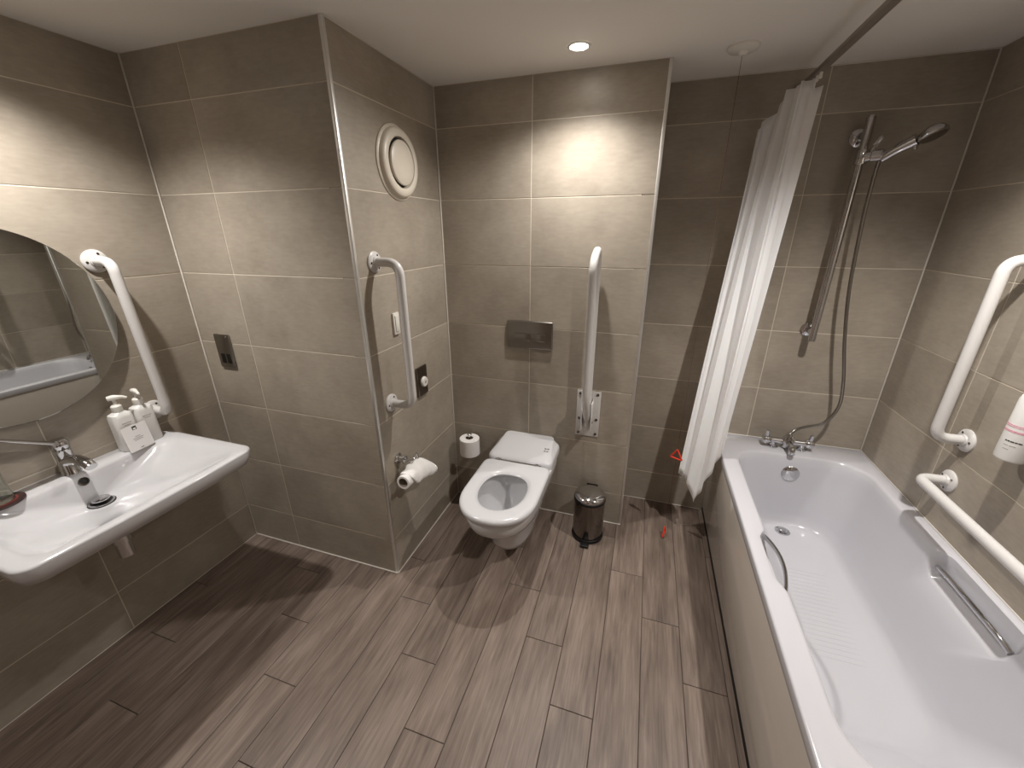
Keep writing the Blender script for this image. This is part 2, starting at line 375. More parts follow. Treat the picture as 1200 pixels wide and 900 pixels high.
loops = [rrect(BX0 + 0.004, BX1, BY0, BY1, 0.012, 0.478, **kw), rrect(BX0, BX1, BY0, BY1, 0.012, 0.486, **kw), rrect(BX0, BX1, BY0, BY1, 0.012, 0.513, **kw),
         rrect(BX0 + 0.002, BX1, BY0, BY1, 0.012, 0.518, **kw), rrect(BX0 + 0.007, BX1 - 0.002, BY0 + 0.002, BY1 - 0.002, 0.012, BZ, **kw),
         ring(-0.008, BZ, 0.13, 0.028), ring(0, BZ - 0.002, 0.13, 0.030, 0.002), ring(0.004, BZ - 0.008, 0.13, 0.033, 0.02, 0.012), ring(0.006, BZ - 0.014, 0.13, 0.036, 0.060, 0.030),
         ring(0.008, BZ - 0.02, 0.13, 0.030, 0.068, 0.036), ring(0.011, BZ - 0.03, 0.13, 0.004, 0.064, 0.030), ring(0.014, BZ - 0.06, 0.13, 0.0, 0.045, 0.02)]
def lerp_rect(tt, z, r, extra=0.0):
    a = (0.529, 1.046, 0.674, 2.048); b = (0.595, 0.985, 1.00, 2.028); q = [u + (v - u) * tt for u, v in zip(a, b)]
    return rrect(q[0] + extra, q[1] - extra, q[2] + extra, q[3] - extra, r, z, **kw)
loops += [lerp_rect(0.30, 0.37, 0.13), lerp_rect(0.6, 0.28, 0.14), lerp_rect(0.85, 0.205, 0.14), lerp_rect(0.97, 0.168, 0.14, 0.004), lerp_rect(1, 0.150, 0.14, 0.016), lerp_rect(1, 0.142, 0.13, 0.036), lerp_rect(1, 0.140, 0.10, 0.07), lerp_rect(1, 0.139, 0.03, 0.15)]
obj('bath_shell', loft(bmesh.new(), loops, False, True), 'acrylic', t, 50)
obj('side_panel', B((0.455, BY0, 0.040), (0.470, BY1, 0.478), 0.001), 'panel', t)
obj('end_panel', B((0.472, BY0 + 0.012, 0.035), (BX1, BY0 + 0.026, 0.478), 0.001), 'panel', t)
obj('plinth', B((0.4585, BY0, 0.0), (0.490, BY1, 0.0395)), 'plinth', t)
obj('overflow_plate', LT([(0.040, 0), (0.040, 0.006), (0.034, 0.012), (0.012, 0.014), (0, 0.0145)], (0.782, 2.050, 0.425), (0, -1, 0.08)), 'chrome', t)
dr = obj('drain', LT([(0.034, 0), (0.034, 0.003), (0.027, 0.0045), (0.026, 0.002), (0, 0.002)], (0.785, 1.962, 0.1395)), 'chrome', t)
obj('plug', LT([(0.022, 0.003), (0.022, 0.009), (0.018, 0.012), (0, 0.013)], (0.785, 1.962, 0.1395)), 'chrome', dr)
def flatbar(pts, w, h):
    bm = bmesh.new(); P = [Vector(p) for p in pts]; lp = []
    for i, p in enumerate(P):
        d_ = (P[min(i + 1, len(P) - 1)] - P[max(i - 1, 0)]).normalized(); sd = d_.cross(Vector((0, 0, 1))).normalized(); up = sd.cross(d_)
        lp.append([p + sd * (w * math.cos(2 * PI * k / 12)) + up * (h * math.sin(2 * PI * k / 12)) for k in range(12)])
    return loft(bm, lp, True, True)
gl = [(0.512 + 0.026 * math.sin(PI * k / 16) ** 0.8, 1.42 - 0.275 * k / 16, 0.498 + 0.012 * math.sin(PI * k / 16)) for k in range(17)]
obj('grip_handle', flatbar(gl, 0.006, 0.010), 'chrome', t)
gr = [(1.066 - 0.012 * math.sin(PI * k / 16), 1.475 - 0.32 * k / 16, 0.462 + 0.020 * math.sin(PI * k / 16) ** 0.7) for k in range(17)]
obj('grip_handle', flatbar(gr, 0.007, 0.010), 'chrome', t)

rb = bmesh.new()
for k in range(20): box(rb, (0.69 + 0.012 * (k % 2), 1.28 + 0.022 * k, 0.1375), (0.875 + 0.012 * (k % 2), 1.290 + 0.022 * k, 0.1397))
ap = obj('anti_slip_ribs', rb, 'acrylic', t); ap['kind'] = 'stuff'
# bath mixer tap on the far rim
tx, ty, tz = 0.766, 2.135, BZ
t = thing('bath_mixer_tap', (tx, ty, tz), 'chrome bath and shower mixer tap on the far bath rim', 'tap')
bm = TB([(tx - 0.075, ty, tz + 0.036), (tx + 0.075, ty, tz + 0.036)], 0.0165)
for s in (-1, 1):
    lathe(bm, [(0.027, 0.0), (0.027, 0.006), (0.016, 0.012), (0.015, 0.036), (0.0, 0.038)], (tx + s * 0.062, ty, tz))
obj('valve_body', bm, 'chrome', t)
obj('centre_column', LT([(0.024, 0.008), (0.028, 0.03), (0.027, 0.052), (0.017, 0.066), (0.012, 0.082), (0, 0.084)], (tx, ty, tz)), 'chrome', t)
obj('spout', TB(spline([(tx, ty - 0.01, tz + 0.034), (tx, ty - 0.045, tz + 0.040), (tx, ty - 0.078, tz + 0.032), (tx, ty - 0.086, tz + 0.008)], 6), 0.0145), 'chrome', t)
for s in (-1, 1):
    h = obj('tap_handle', LT([(0.018, 0), (0.021, 0.006), (0.024, 0.026), (0.020, 0.036), (0.0, 0.039)], (tx + s * 0.075, ty, tz + 0.036), (s, 0, 0)), 'chrome', t)
    obj('lever', TB([(tx + s * 0.094, ty, tz + 0.046), (tx + s * 0.096, ty - 0.006, tz + 0.088)], [0.010, 0.009]), 'chrome', h)
obj('diverter_knob', LT([(0.008, 0), (0.008, 0.012), (0.012, 0.016), (0.012, 0.026), (0, 0.028)], (tx + 0.004, ty - 0.018, tz + 0.060), (0, -1, 0.4)), 'chrome', t)

# shower riser rail, hand shower and hose
rx, ry = 0.757, 2.150
t = thing('shower_riser_rail', (rx, Y3, 1.08), 'chrome shower riser rail on the back wall above the bath', 'shower rail')
obj('bar', TB([(rx, ry, 1.075), (rx, ry, 1.955)], 0.0150), 'chrome', t)
for z in (1.115, 1.905):
    br = obj('bracket', LT([(0.034, 0), (0.034, 0.004), (0.027, 0.012), (0.016, 0.016), (0.015, 0.066), (0, 0.066)], (rx, Y3, z), (0, -1, 0)), 'chrome', t)
obj('end_cap', LT([(0.0165, 0), (0.0165, 0.012), (0.010, 0.019), (0, 0.020)], (rx, ry, 1.950)), 'chrome', t)
sl = obj('slider', LT([(0.021, -0.026), (0.023, -0.022), (0.023, 0.022), (0.021, 0.026)], (rx, ry - 0.002, 1.825)), 'chrome', t)
obj('holder_cone', LT([(0.018, 0), (0.018, 0.03), (0.022, 0.034), (0.022, 0.064), (0.016, 0.070), (0.0, 0.071)], (rx, ry - 0.004, 1.825), (0.86, -0.50, 0.0)), 'chrome', sl)
lvp = [(rx + 0.018, ry - 0.014, 1.828), (rx + 0.030, ry - 0.03, 1.860), (rx + 0.040, ry - 0.035, 1.882), (rx + 0.034, ry - 0.035, 1.886), (rx + 0.020, ry - 0.03, 1.862)]
obj('clamp_lever', TB(spline(lvp, 5), 0.005, 8), 'chrome', sl)
t = thing('hand_shower', (0.80, 2.12, 1.81), 'chrome hand shower with hose, held in the riser slider', 'hand shower')
hx0, hx1 = Vector((0.812, 2.110, 1.812)), Vector((0.880, 2.050, 1.862))
obj('handle', TB(spline([hx0, hx0.lerp(hx1, 0.5) + Vector((0, 0, 0.004)), hx1], 8), [0.0155 + 0.0065 * k / 16 for k in range(17)]), 'chrome', t)
ha = Vector((0.30, -0.35, -0.88)).normalized(); hc = hx1 + Vector((0.028, -0.024, 0.014))
hd = obj('spray_head', LT([(0, -0.024), (0.018, -0.022), (0.034, -0.012), (0.042, 0.002), (0.042, 0.009), (0.037, 0.013), (0, 0.013)], hc, ha), 'chrome', t)
obj('spray_face', LT([(0.035, 0.0132), (0.034, 0.0155), (0, 0.0160)], hc, ha), 'satin', hd)
obj('mode_tab', TB([hc + ha * 0.006 + Vector((-0.034, 0.024, -0.010)), hc + ha * 0.03 + Vector((-0.040, 0.026, -0.022))], [0.006, 0.0075], 10), 'chrome', hd)
hp = spline([(0.806, 2.113, 1.806), (0.806, 2.117, 1.74), (0.812, 2.12, 1.58), (0.834, 2.12, 1.314), (0.872, 2.12, 1.09), (0.914, 2.12, 0.90), (0.925, 2.12, 0.775), (0.886, 2.12, 0.685), (0.822, 2.12, 0.655), (0.783, 2.122, 0.632), (0.768, 2.13, 0.603)], 24)
obj('hose', TB(hp, [0.0076 if k % 2 else 0.0064 for k in range(len(hp))], 10), 'satin', t)

# ------------------------------------------------------------------ shower rail and curtain
rdx, rdz = 0.507, 2.087
t = thing('curtain_rail', (rdx, Y3, rdz), 'grey metal shower curtain rail running above the bath edge', 'curtain rail')
rb = B((rdx - 0.012, 0.44, rdz - 0.009), (rdx + 0.012, Y3 - 0.004, rdz + 0.009), 0.003); box(rb, (rdx + 0.012, 0.44, rdz - 0.009), (XR - 0.004, 0.464, rdz + 0.009), 0.003)
obj('rail_bar', rb, 'rod', t)
obj('wall_bracket', B((rdx - 0.02, Y3 - 0.016, rdz - 0.018), (rdx + 0.02, Y3, rdz + 0.018), 0.003), 'rod', t)
obj('wall_bracket', B((XR - 0.016, 0.432, rdz - 0.018), (XR, 0.472, rdz + 0.018), 0.003), 'rod', t)
obj('ceiling_stay', TB([(rdx, 1.30, rdz + 0.008), (rdx, 1.30, H)], 0.006), 'rod', t)
t = thing('shower_curtain', (0.43, 2.04, 0.2), 'white shower curtain bunched up at the tap end of the bath', 'shower curtain')
def pl(tab, u):
    for (a, p), (b, q) in zip(tab, tab[1:]):
        if u <= b: f = (u - a) / (b - a); return Vector(p).lerp(Vector(q), f)
    return Vector(tab[-1][1])
TOP = [(0, (0.372, 2.150, 1.945)), (0.16, (0.432, 2.145, 2.015)), (0.30, (0.450, 2.10, 2.062)), (0.55, (0.470, 2.03, 2.066)), (0.82, (0.492, 1.97, 2.060)), (0.90, (0.500, 1.96, 2.030)), (1, (0.515, 1.95, 2.030))]
BOT = [(0, (0.272, 2.000, 0.365)), (0.20, (0.292, 1.990, 0.335)), (0.34, (0.318, 1.965, 0.330)), (0.50, (0.352, 1.945, 0.225)), (0.62, (0.378, 1.940, 0.300)), (1, (0.438, 1.925, 0.560))]
NU, NV = 121, 46; rows = []
for j in range(NV):
    v = j / (NV - 1); row = []
    for i in range(NU):
        u = i / (NU - 1); a, b = pl(TOP, u), pl(BOT, u); p = a.lerp(b, v)
        amp = 0.017 * (1 - 0.45 * v) * (0.35 + 0.65 * math.sin(PI * min(1, u * 1.15)) ** 0.5 if u < 0.87 else 0.4)
        ph = 2 * PI * (3.3 * u ** 0.85 + 0.12 * math.sin(2.2 * v + 4 * u))
        wv = math.sin(ph) + 0.25 * math.sin(2.3 * ph + 3 * v)
        dr_ = Vector((0.45, -0.35, 0)).normalized(); nr = Vector((-dr_.y, dr_.x, 0))
        p = p - nr * amp * wv + dr_ * 0.010 * math.sin(2 * ph) * (1 - v * 0.5)
        p.y = min(p.y, Y3 - 0.012)
        if p.z < 0.53: p.x = min(p.x, 0.438)
        row.append(p)
    rows.append(row)
cl = obj('curtain_cloth', loft(bmesh.new(), rows, closed=False), 'curtain', t, 180)
sd = cl.modifiers.new('thickness', 'SOLIDIFY'); sd.thickness = 0.0015
for k in range(6):
    y = 2.14 - 0.035 * k
    obj('glider', B((rdx - 0.005, y - 0.004, rdz - 0.030), (rdx + 0.005, y + 0.004, rdz - 0.0095), 0.0015, 1), 'white', t)

# ------------------------------------------------------------------ washbasin
WX0, WX1, WY0, WY1, WZ = XL + 0.001, -1.400, 0.335, 1.005, 0.768
t = thing('washbasin', (WX0 + 0.25, (WY0 + WY1) / 2, 0.45), 'white wall-hung ceramic washbasin with wide shallow bowl', 'washbasin')
kb = dict(nx=22, ny=30, nc=9)
def bring(x0, x1, y0, y1, r, z): return rrect(x0, x1, y0, y1, r, z, **kb)
def bow(l, amt):
    for p in l:
        if p.x > -1.65: p.x += amt * (1 - ((p.y - 0.67) / 0.335) ** 2) * sst(-1.65, -1.45, p.x)
    return l
dx, dy = -1.762, 0.672
loops = [bring(WX0, -1.600, 0.53, 0.81, 0.08, 0.636), bring(WX0, -1.560, 0.49, 0.85, 0.09, 0.644), bring(WX0, -1.490, 0.42, 0.92, 0.09, 0.684), bring(WX0, -1.475, 0.40, 0.94, 0.07, 0.690), bring(WX0, -1.450, 0.375, 0.965, 0.06, 0.694), bow(bring(WX0, -1.418, 0.347, 0.993, 0.045, 0.706), 0.012), bow(bring(WX0, -1.404, 0.337, 1.003, 0.042, 0.740), 0.012), bow(bring(WX0, WX1, WY0, WY1, 0.042, WZ - 0.006), 0.012),
         bow(bring(WX0, WX1 - 0.003, WY0 + 0.003, WY1 - 0.003, 0.042, WZ - 0.001), 0.012), bow(bring(WX0 + 0.001, WX1 - 0.010, WY0 + 0.010, WY1 - 0.010, 0.04, WZ), 0.012),
         bow(bring(-1.822, -1.428, 0.375, 0.965, 0.06, WZ), 0.010), bow(bring(-1.815, -1.434, 0.382, 0.958, 0.06, WZ - 0.003), 0.010)]
E0 = (-1.812, -1.440, 0.388, 0.952)
def bl(f, fb, z, r):
    # f shrinks front and ends, fb the steep back
    x0 = E0[0] + (dx - 0.03 - E0[0]) * fb; x1 = E0[1] + (dx + 0.03 - E0[1]) * f
    y0 = E0[2] + (dy - 0.03 - E0[2]) * f; y1 = E0[3] + (dy + 0.03 - E0[3]) * f
    return bring(x0, x1, y0, y1, r, z)
loops += [bl(0.03, 0.06, 0.758, 0.07), bl(0.10, 0.16, 0.742, 0.09), bl(0.22, 0.30, 0.722, 0.11), bl(0.40, 0.48, 0.700, 0.11), bl(0.60, 0.66, 0.682, 0.09), bl(0.80, 0.82, 0.670, 0.06), bl(0.90, 0.91, 0.6625, 0.05), bl(0.94, 0.95, 0.6600, 0.045)]
obj('basin_bowl', loft(bmesh.new(), loops, True, True), 'ceramic', t, 60)
obj('overflow_ring', LT([(0.008, 0.001), (0.009, 0.004), (0.0135, 0.004), (0.016, -0.002)], (-1.8065, 0.668, 0.742), (0.92, 0, 0.4), 24, False), 'darksteel', t)
obj('overflow_hole', LT([(0.009, 0.0012), (0, 0.0014)], (-1.8065, 0.668, 0.742), (0.92, 0, 0.4), 24), 'black', t)
dr = obj('drain_ring', LT([(0.036, 0), (0.036, 0.004), (0.032, 0.006), (0.025, 0.005), (0.024, 0.001), (0, 0.001)], (dx, dy, 0.6606)), 'chrome', t)
obj('drain_gap_shade', LT([(0.0305, 0.0058), (0, 0.0062)], (dx, dy, 0.6606)), 'black', dr)  # flat black disc painting the shade in the gap under the plug
obj('drain_dark_edge', LT([(0.036, 0.0012), (0.0385, 0.0012), (0.0385, -0.001), (0.036, -0.001)], (dx, dy, 0.6606)), 'black', dr)  # black ring added to imitate the dark reflected edge of the chrome
obj('pop_up_plug', LT([(0.020, 0.011), (0.0255, 0.014), (0.0255, 0.0165), (0.020, 0.0185), (0, 0.020)], (dx, dy, 0.6606)), 'chrome', dr)
obj('plug_stem', LT([(0.006, 0), (0.006, 0.011)], (dx, dy, 0.6606)), 'chrome', dr)
obj('waste_pipe', LT([(0.022, 0.0), (0.024, 0.002), (0.024, 0.06), (0.029, 0.062), (0.029, 0.115), (0.022, 0.118), (0.022, 0.180)], (-1.70, 0.655, 0.458)), 'chrome', t)

# basin mixer tap with long lever
bx, by = -1.857, 0.668
t = thing('basin_mixer_tap', (bx, by, WZ), 'chrome basin mixer tap with long flat lever on the washbasin', 'tap')
obj('tap_body', LT([(0.027, 0), (0.027, 0.004), (0.024, 0.008), (0.0225, 0.06), (0.0235, 0.085), (0.0225, 0.096), (0, 0.098)], (bx, by, WZ)), 'chrome', t)
P = [Vector((bx + 0.006, by, WZ + 0.052)), Vector((bx + 0.06, by, WZ + 0.066)), Vector((bx + 0.115, by, WZ + 0.062)), Vector((bx + 0.138, by, WZ + 0.050))]
sp = []
for i, p in enumerate(spline(P, 6)):
    f = i / 18; sp.append([p + Vector((0.004 * math.sin(a_) * 0, math.cos(a_) * (0.021 - 0.004 * f), math.sin(a_) * (0.016 - 0.006 * f))) for a_ in [2 * PI * k / 16 for k in range(16)]])
obj('spout', loft(bmesh.new(), sp, True, True), 'chrome', t)
hb = obj('lever_base', LT([(0.023, 0.0), (0.0245, 0.006), (0.0245, 0.022), (0.018, 0.034), (0, 0.038)], (bx, by, WZ + 0.098)), 'chrome', t)
lv = []
for i in range(13):
    f = i / 12; p = Vector((bx + 0.006 + 0.03 * f, by - 0.006 - 0.20 * f, WZ + 0.120 + 0.128 * f))
    lv.append([p + Vector((math.cos(a_) * (0.018 - 0.006 * f), 0, math.sin(a_) * (0.009 - 0.004 * f))) for a_ in [2 * PI * k / 12 for k in range(12)]])
obj('lever', loft(bmesh.new(), lv, True, True), 'chrome', hb)

# toiletries on the basin
def pump_bottle(x, y, label, yaw):
    t = thing('pump_bottle', (x, y, WZ), label, 'bottle', 'pump bottles on the washbasin')
    loops = [rrect(x - a, x + a, y - b, y + b, r, WZ + z, nx=4, ny=4, nc=6) for a, b, r, z in ((0.024, 0.030, 0.012, 0.0), (0.026, 0.033, 0.014, 0.004), (0.026, 0.033, 0.014, 0.135), (0.024, 0.030, 0.014, 0.148), (0.015, 0.016, 0.0145, 0.157), (0.014, 0.014, 0.0139, 0.160))]
    b_ = obj('bottle_body', loft(bmesh.new(), loops, True, True), 'bottle', t)
    fx = x + 0.0262
    for k, (ww, zz) in enumerate(((0.030, 0.112), (0.020, 0.104))):
        obj('print_line', B((fx - 0.0002, y - ww / 2, WZ + zz), (fx + 0.0003, y + ww / 2, WZ + zz + 0.0025)), 'grey_ink', b_)
    obj('collar', LT([(0.0155, 0.158), (0.0165, 0.161), (0.0165, 0.180), (0.012, 0.185), (0.006, 0.186)], (x, y, WZ)), 'white', t)
    h = obj('pump_stem', LT([(0.0055, 0.186), (0.0055, 0.205)], (x, y, WZ), n=12), 'white', t)
    dv = Vector((math.cos(yaw), math.sin(yaw), 0)); c = Vector((x, y, WZ))
    n_ = obj('nozzle', TB([c + Vector((0, 0, 0.212)) - dv * 0.016, c + Vector((0, 0, 0.2135)), c + Vector((0, 0, 0.212)) + dv * 0.024, c + Vector((0, 0, 0.206)) + dv * 0.038], [0.009, 0.011, 0.006, 0.004], 12), 'white', t)
pump_bottle(-1.852, 0.850, 'white pump bottle behind the printed card, beside the basin mixer', 0.95)
pump_bottle(-1.856, 0.922, 'white pump bottle between the other pump bottle and the grab rail', -0.2)
t = thing('printed_card', (-1.808, 0.865, WZ), 'small white square card with dark logo leaning on the pump bottles', 'card')
cy0, cy1 = 0.818, 0.906
def cardpt(y, h, off=0.0):   # leaning back
    return Vector((-1.806 - 0.16 * h + off + (y - 0.86) * -0.10, y, WZ + 0.001 + h))
def cardquad(y0, y1, h0, h1, th, off): 
    bm = bmesh.new(); loft(bm, [[cardpt(y0, h0, o_), cardpt(y1, h0, o_), cardpt(y1, h1, o_), cardpt(y0, h1, o_)] for o_ in (off, off + th)], True, True); return bm
cd = obj('card_sheet', cardquad(cy0, cy1, 0, 0.098, 0.0012, 0), 'card', t)
obj('logo', cardquad(0.855, 0.870, 0.079, 0.093, 0.0004, 0.0012), 'ink', cd)
obj('logo_roof', cardquad(0.858, 0.867, 0.0805, 0.0865, 0.0004, 0.0016), 'card', cd)
for k, (ww, hh) in enumerate(((0.018, 0.052), (0.036, 0.045), (0.030, 0.039), (0.010, 0.006))):
    obj('print_line', cardquad(0.862 - ww / 2, 0.862 + ww / 2, hh, hh + 0.002, 0.0004, 0.0012), 'grey_ink' if k < 3 else 'ink', cd)
t = thing('coaster', (-1.846, 0.488, WZ), 'dark round coaster with reddish top under the glass tumbler', 'coaster')
obj('coaster_base', LT([(0.054, 0), (0.056, 0.002), (0.056, 0.005), (0.054, 0.006), (0.0, 0.006)], (-1.846, 0.488, WZ + 0.0005)), 'coaster', t)
obj('coaster_print', LT([(0.040, 0.0062), (0.0, 0.0066)], (-1.846, 0.488, WZ + 0.0005)), 'coaster_top', t)
gz = WZ + 0.0072
tag(obj('glass_tumbler', LT([(0.0, 0.0), (0.036, 0.0), (0.038, 0.003), (0.033, 0.095), (0.031, 0.097), (0.028, 0.095), (0.033, 0.012), (0.0, 0.010)], (-1.850, 0.486, gz), n=40, caps=False), 'glass'), 'clear glass tumbler standing on the dark coaster', 'glass')

# ------------------------------------------------------------------ round mirror
t = thing('round_mirror', (XL, 0.652, 1.283 - 0.305), 'frameless round mirror on the wall above the washbasin', 'mirror')
ma = Vector((1, 0.006, 0.0)).normalized(); mc = Vector((XL + 0.001, 0.652, 1.283))
obj('backing', LT([(0.275, 0.0025), (0.275, 0.022), (0, 0.022)], mc, ma, 64), 'mirror_edge', t)
obj('mirror_glass', LT([(0.304, 0.0225), (0.305, 0.024), (0.305, 0.027), (0.303, 0.0285), (0, 0.0285)], mc, ma, 128), 'mirror', t, 20)

# ------------------------------------------------------------------ grab rails
def grab_rail(a, b, nrm, label, stand=0.088, r=0.0172, bend=0.065, flange=0.040):
    a, b, nrm = Vector(a), Vector(b), Vector(nrm)
    t = thing('grab_rail', a if a.z <= b.z else b, label, 'grab rail', 'white wall grab rails')
    obj('tube', TB(fillet([a + nrm * 0.003, a + nrm * stand, b + nrm * stand, b + nrm * 0.003], bend, 12), r, 20), 'rail', t)
    d_ = (b - a).normalized(); s_ = nrm.cross(d_)
    for c in (a, b):
        f = obj('flange', LT([(flange, 0), (flange, 0.005), (flange - 0.004, 0.009), (r + 0.004, 0.011), (r + 0.002, 0.016), (r, 0.017)], c, nrm, 32), 'rail', t)
        for k in range(3):
            an = 2 * PI * k / 3 + 0.6
            obj('screw', LT([(0.0042, 0.0085), (0.0042, 0.0112), (0, 0.0114)], c + (d_ * math.cos(an) + s_ * math.sin(an)) * (flange - 0.0125), nrm, 10), 'darksteel', f)
grab_rail((XL, 0.967, 1.463), (XL, 0.985, 0.868), (1, 0, 0), 'white vertical grab rail between the round mirror and the corner')
grab_rail((X1, 1.357, 1.449), (X1, 1.357, 0.862), (1, 0, 0), 'white vertical grab rail on the boxed-in wall beside the toilet', 0.110, bend=0.085)
grab_rail((XR, 1.658, 0.872), (XR, 1.658, 1.470), (-1, 0, 0), 'white vertical grab rail on the wall above the bath', 0.092, bend=0.08)
grab_rail((XR, 1.656, 0.708), (XR, 1.056, 0.708), (-1, 0, 0), 'white horizontal grab rail low on the wall along the bath', 0.092, bend=0.05)

# hinged drop-down rail, folded up
hx = -0.215
t = thing('folding_support_rail', (hx, Y2, 0.535), 'white hinged support rail folded up beside the toilet', 'support rail')
pl_ = obj('wall_plate', B((-0.277, Y2 - 0.006, 0.535), (-0.156, Y2, 0.792), 0.002), 'rail', t)
for sx in (-0.262, -0.172):
    for z in (0.552, 0.635, 0.775):
        obj('bolt', LT([(0.007, 0.0055), (0.007, 0.009), (0.004, 0.010), (0, 0.010)], (sx, Y2, z), (0, -1, 0), 12), 'darksteel', pl_)
hg = bmesh.new()
for s in (-1, 1): box(hg, (hx + s * 0.024 - 0.003, Y2 - 0.085, 0.60), (hx + s * 0.024 + 0.003, Y2 - 0.006, 0.755), 0.002)
obj('hinge_bracket', hg, 'rail', t)
obj('hinge_pin', TB([(hx - 0.031, Y2 - 0.055, 0.640), (hx + 0.031, Y2 - 0.055, 0.640)], 0.006, 12), 'satin', t)
lp = fillet([(hx, Y2 - 0.052, 0.615), (hx, Y2 - 0.052, 1.49), (hx, Y2 - 0.195, 1.44), (hx, Y2 - 0.155, 0.80), (hx, Y2 - 0.060, 0.66)], 0.055, 12)
obj('rail_loop', TB(lp, 0.0172, 20), 'rail', t)

# ------------------------------------------------------------------ toilet
cx = -0.525
t = thing('toilet', (cx, Y2, 0.12), 'white wall-hung toilet with open seat and no lid', 'toilet')
yb = Y2 - 0.001
prof = [(0.100, 0.090, 1.47), (0.108, 0.098, 1.45), (0.135, 0.104, 1.435), (0.22, 0.110, 1.405), (0.262, 0.120, 1.375), (0.288, 0.136, 1.335), (0.315, 0.152, 1.285), (0.350, 0.164, 1.248), (0.390, 0.171, 1.233), (0.418, 0.172, 1.231), (0.424, 0.170, 1.234)]
loops = [outline(cx, hw, yf, yb, 1.55 if z > 0.25 else 1.62, z, 2.3, 9) for z, hw, yf in prof]
loops += [outline(cx, 0.128, 1.285, 1.625, 1.45, 0.425, 2.1, 2.6), outline(cx, 0.122, 1.292, 1.617, 1.45, 0.418, 2.1, 2.6), outline(cx, 0.124, 1.290, 1.62, 1.45, 0.395, 2.1, 2.5),
          outline(cx, 0.118, 1.30, 1.615, 1.46, 0.35, 2.1, 2.4), outline(cx, 0.100, 1.335, 1.60, 1.47, 0.29, 2.0, 2.2), outline(cx, 0.075, 1.385, 1.575, 1.49, 0.235, 2, 2), outline(cx, 0.055, 1.425, 1.55, 1.49, 0.19, 2, 2), outline(cx, 0.040, 1.45, 1.535, 1.49, 0.17, 2, 2)]
pan = obj('pan', loft(bmesh.new(), loops, True, True), 'ceramic', t, 60)
obj('water_surface', loft(bmesh.new(), [outline(cx, 0.070, 1.393, 1.570, 1.49, 0.227, 2, 2), outline(cx, 0.001, 1.489, 1.491, 1.49, 0.2275, 2, 2)], False, True), 'water', pan)
def so(hw, yf, z, o=0.0): return outline(cx, hw - o, yf + o, 1.690 - o, 1.43, z, 2.25, 14)
def si(z, o=0.0): return outline(cx, 0.108 + o, 1.312 - o, 1.588 + o, 1.455, z, 2.05, 2.5)
loops = [so(0.176, 1.224, 0.427, 0.006), so(0.176, 1.224, 0.433), so(0.176, 1.224, 0.445), so(0.176, 1.224, 0.453, 0.005), so(0.176, 1.224, 0.457, 0.016), si(0.455, 0.022), si(0.450, 0.007), si(0.441), si(0.431, 0.003), si(0.427, 0.012)]
obj('seat', loft(bmesh.new(), loops, wrap=True), 'seat', t, 50)
lo_ = lambda i, z, yf: rrect(cx - 0.172 + i, cx + 0.172 - i, yf + i, yb, 0.035, z, nx=10, ny=8, nc=8)
blk = [lo_(0, 0.424, 1.700), lo_(0, 0.452, 1.700), lo_(0.004, 0.462, 1.703), lo_(0.010, 0.468, 1.712), lo_(0.020, 0.476, 1.735), lo_(0.030, 0.490, 1.80), lo_(0.036, 0.496, 1.85)]
bk = obj('rear_cover', loft(bmesh.new(), blk, True, True), 'ceramic', t, 50)
obj('hinge_bar', TB([(cx - 0.10, 1.6965, 0.446), (cx + 0.105, 1.6965, 0.446)], 0.0065, 10), 'chrome', t)
for s in (-1, 1): obj('hinge_cap', LT([(0.010, -0.014), (0.011, -0.012), (0.011, 0.012), (0.010, 0.014)], (cx + s * 0.105, 1.694, 0.448), (1, 0, 0), 16), 'chrome', t)
for k in range(2):
    for q in range(2): obj('print_mark', B((cx + 0.112 + 0.014 * q, 1.785 + 0.02 * k, 0.4860 + 0.002 * k), (cx + 0.121 + 0.014 * q, 1.789 + 0.02 * k, 0.4885 + 0.003 * k)), 'grey_ink', bk)

# flush plate
t = thing('flush_plate', (cx - 0.011, Y2, 0.99), 'brushed steel dual flush plate on the wall above the toilet', 'flush plate')
obj('plate', B((-0.656, Y2 - 0.014, 0.990), (-0.416, Y2, 1.134), 0.006, 3), 'satin', t)
for a, b in ((-0.618, -0.528), (-0.522, -0.452)):
    obj('flush_button', B((a, Y2 - 0.017, 1.030), (b, Y2 - 0.012, 1.072), 0.003, 2), 'satin', t)

# spare toilet roll on upright holder
rx_, ry_ = -0.868, 1.858
t = thing('spare_roll_holder', (rx_, Y2, 0.36), 'chrome upright spare roll holder on the wall beside the toilet', 'roll holder')
obj('wall_flange', LT([(0.022, 0), (0.022, 0.006), (0.010, 0.012), (0, 0.012)], (rx_, Y2, 0.325), (0, -1, 0), 24), 'chrome', t)
obj('spindle', TB(fillet([(rx_, Y2 - 0.006, 0.325), (rx_, ry_, 0.325), (rx_, ry_, 0.470)], 0.02), 0.007, 12), 'chrome', t)
obj('end_knob', LT([(0.007, 0), (0.014, 0.004), (0.014, 0.010), (0.009, 0.015), (0, 0.016)], (rx_, ry_, 0.466), n=20), 'chrome', t)
obj('base_disc', LT([(0.008, -0.002), (0.03, -0.002), (0.03, 0.002), (0.008, 0.002)], (rx_, ry_, 0.347), n=24), 'chrome', t)
t = thing('toilet_roll', (rx_, ry_, 0.350), 'full white toilet roll upright on the spare holder', 'toilet roll')
obj('paper', LT([(0.022, 0.0), (0.054, 0.0), (0.057, 0.003), (0.057, 0.099), (0.054, 0.102), (0.022, 0.102)], (rx_, ry_, 0.350), n=40, caps=False), 'paper', t)
obj('card_core', LT([(0.0218, 0.0), (0.0205, 0.0), (0.0205, 0.102), (0.0218, 0.102)], (rx_, ry_, 0.350), n=32, caps=False), 'core', t)

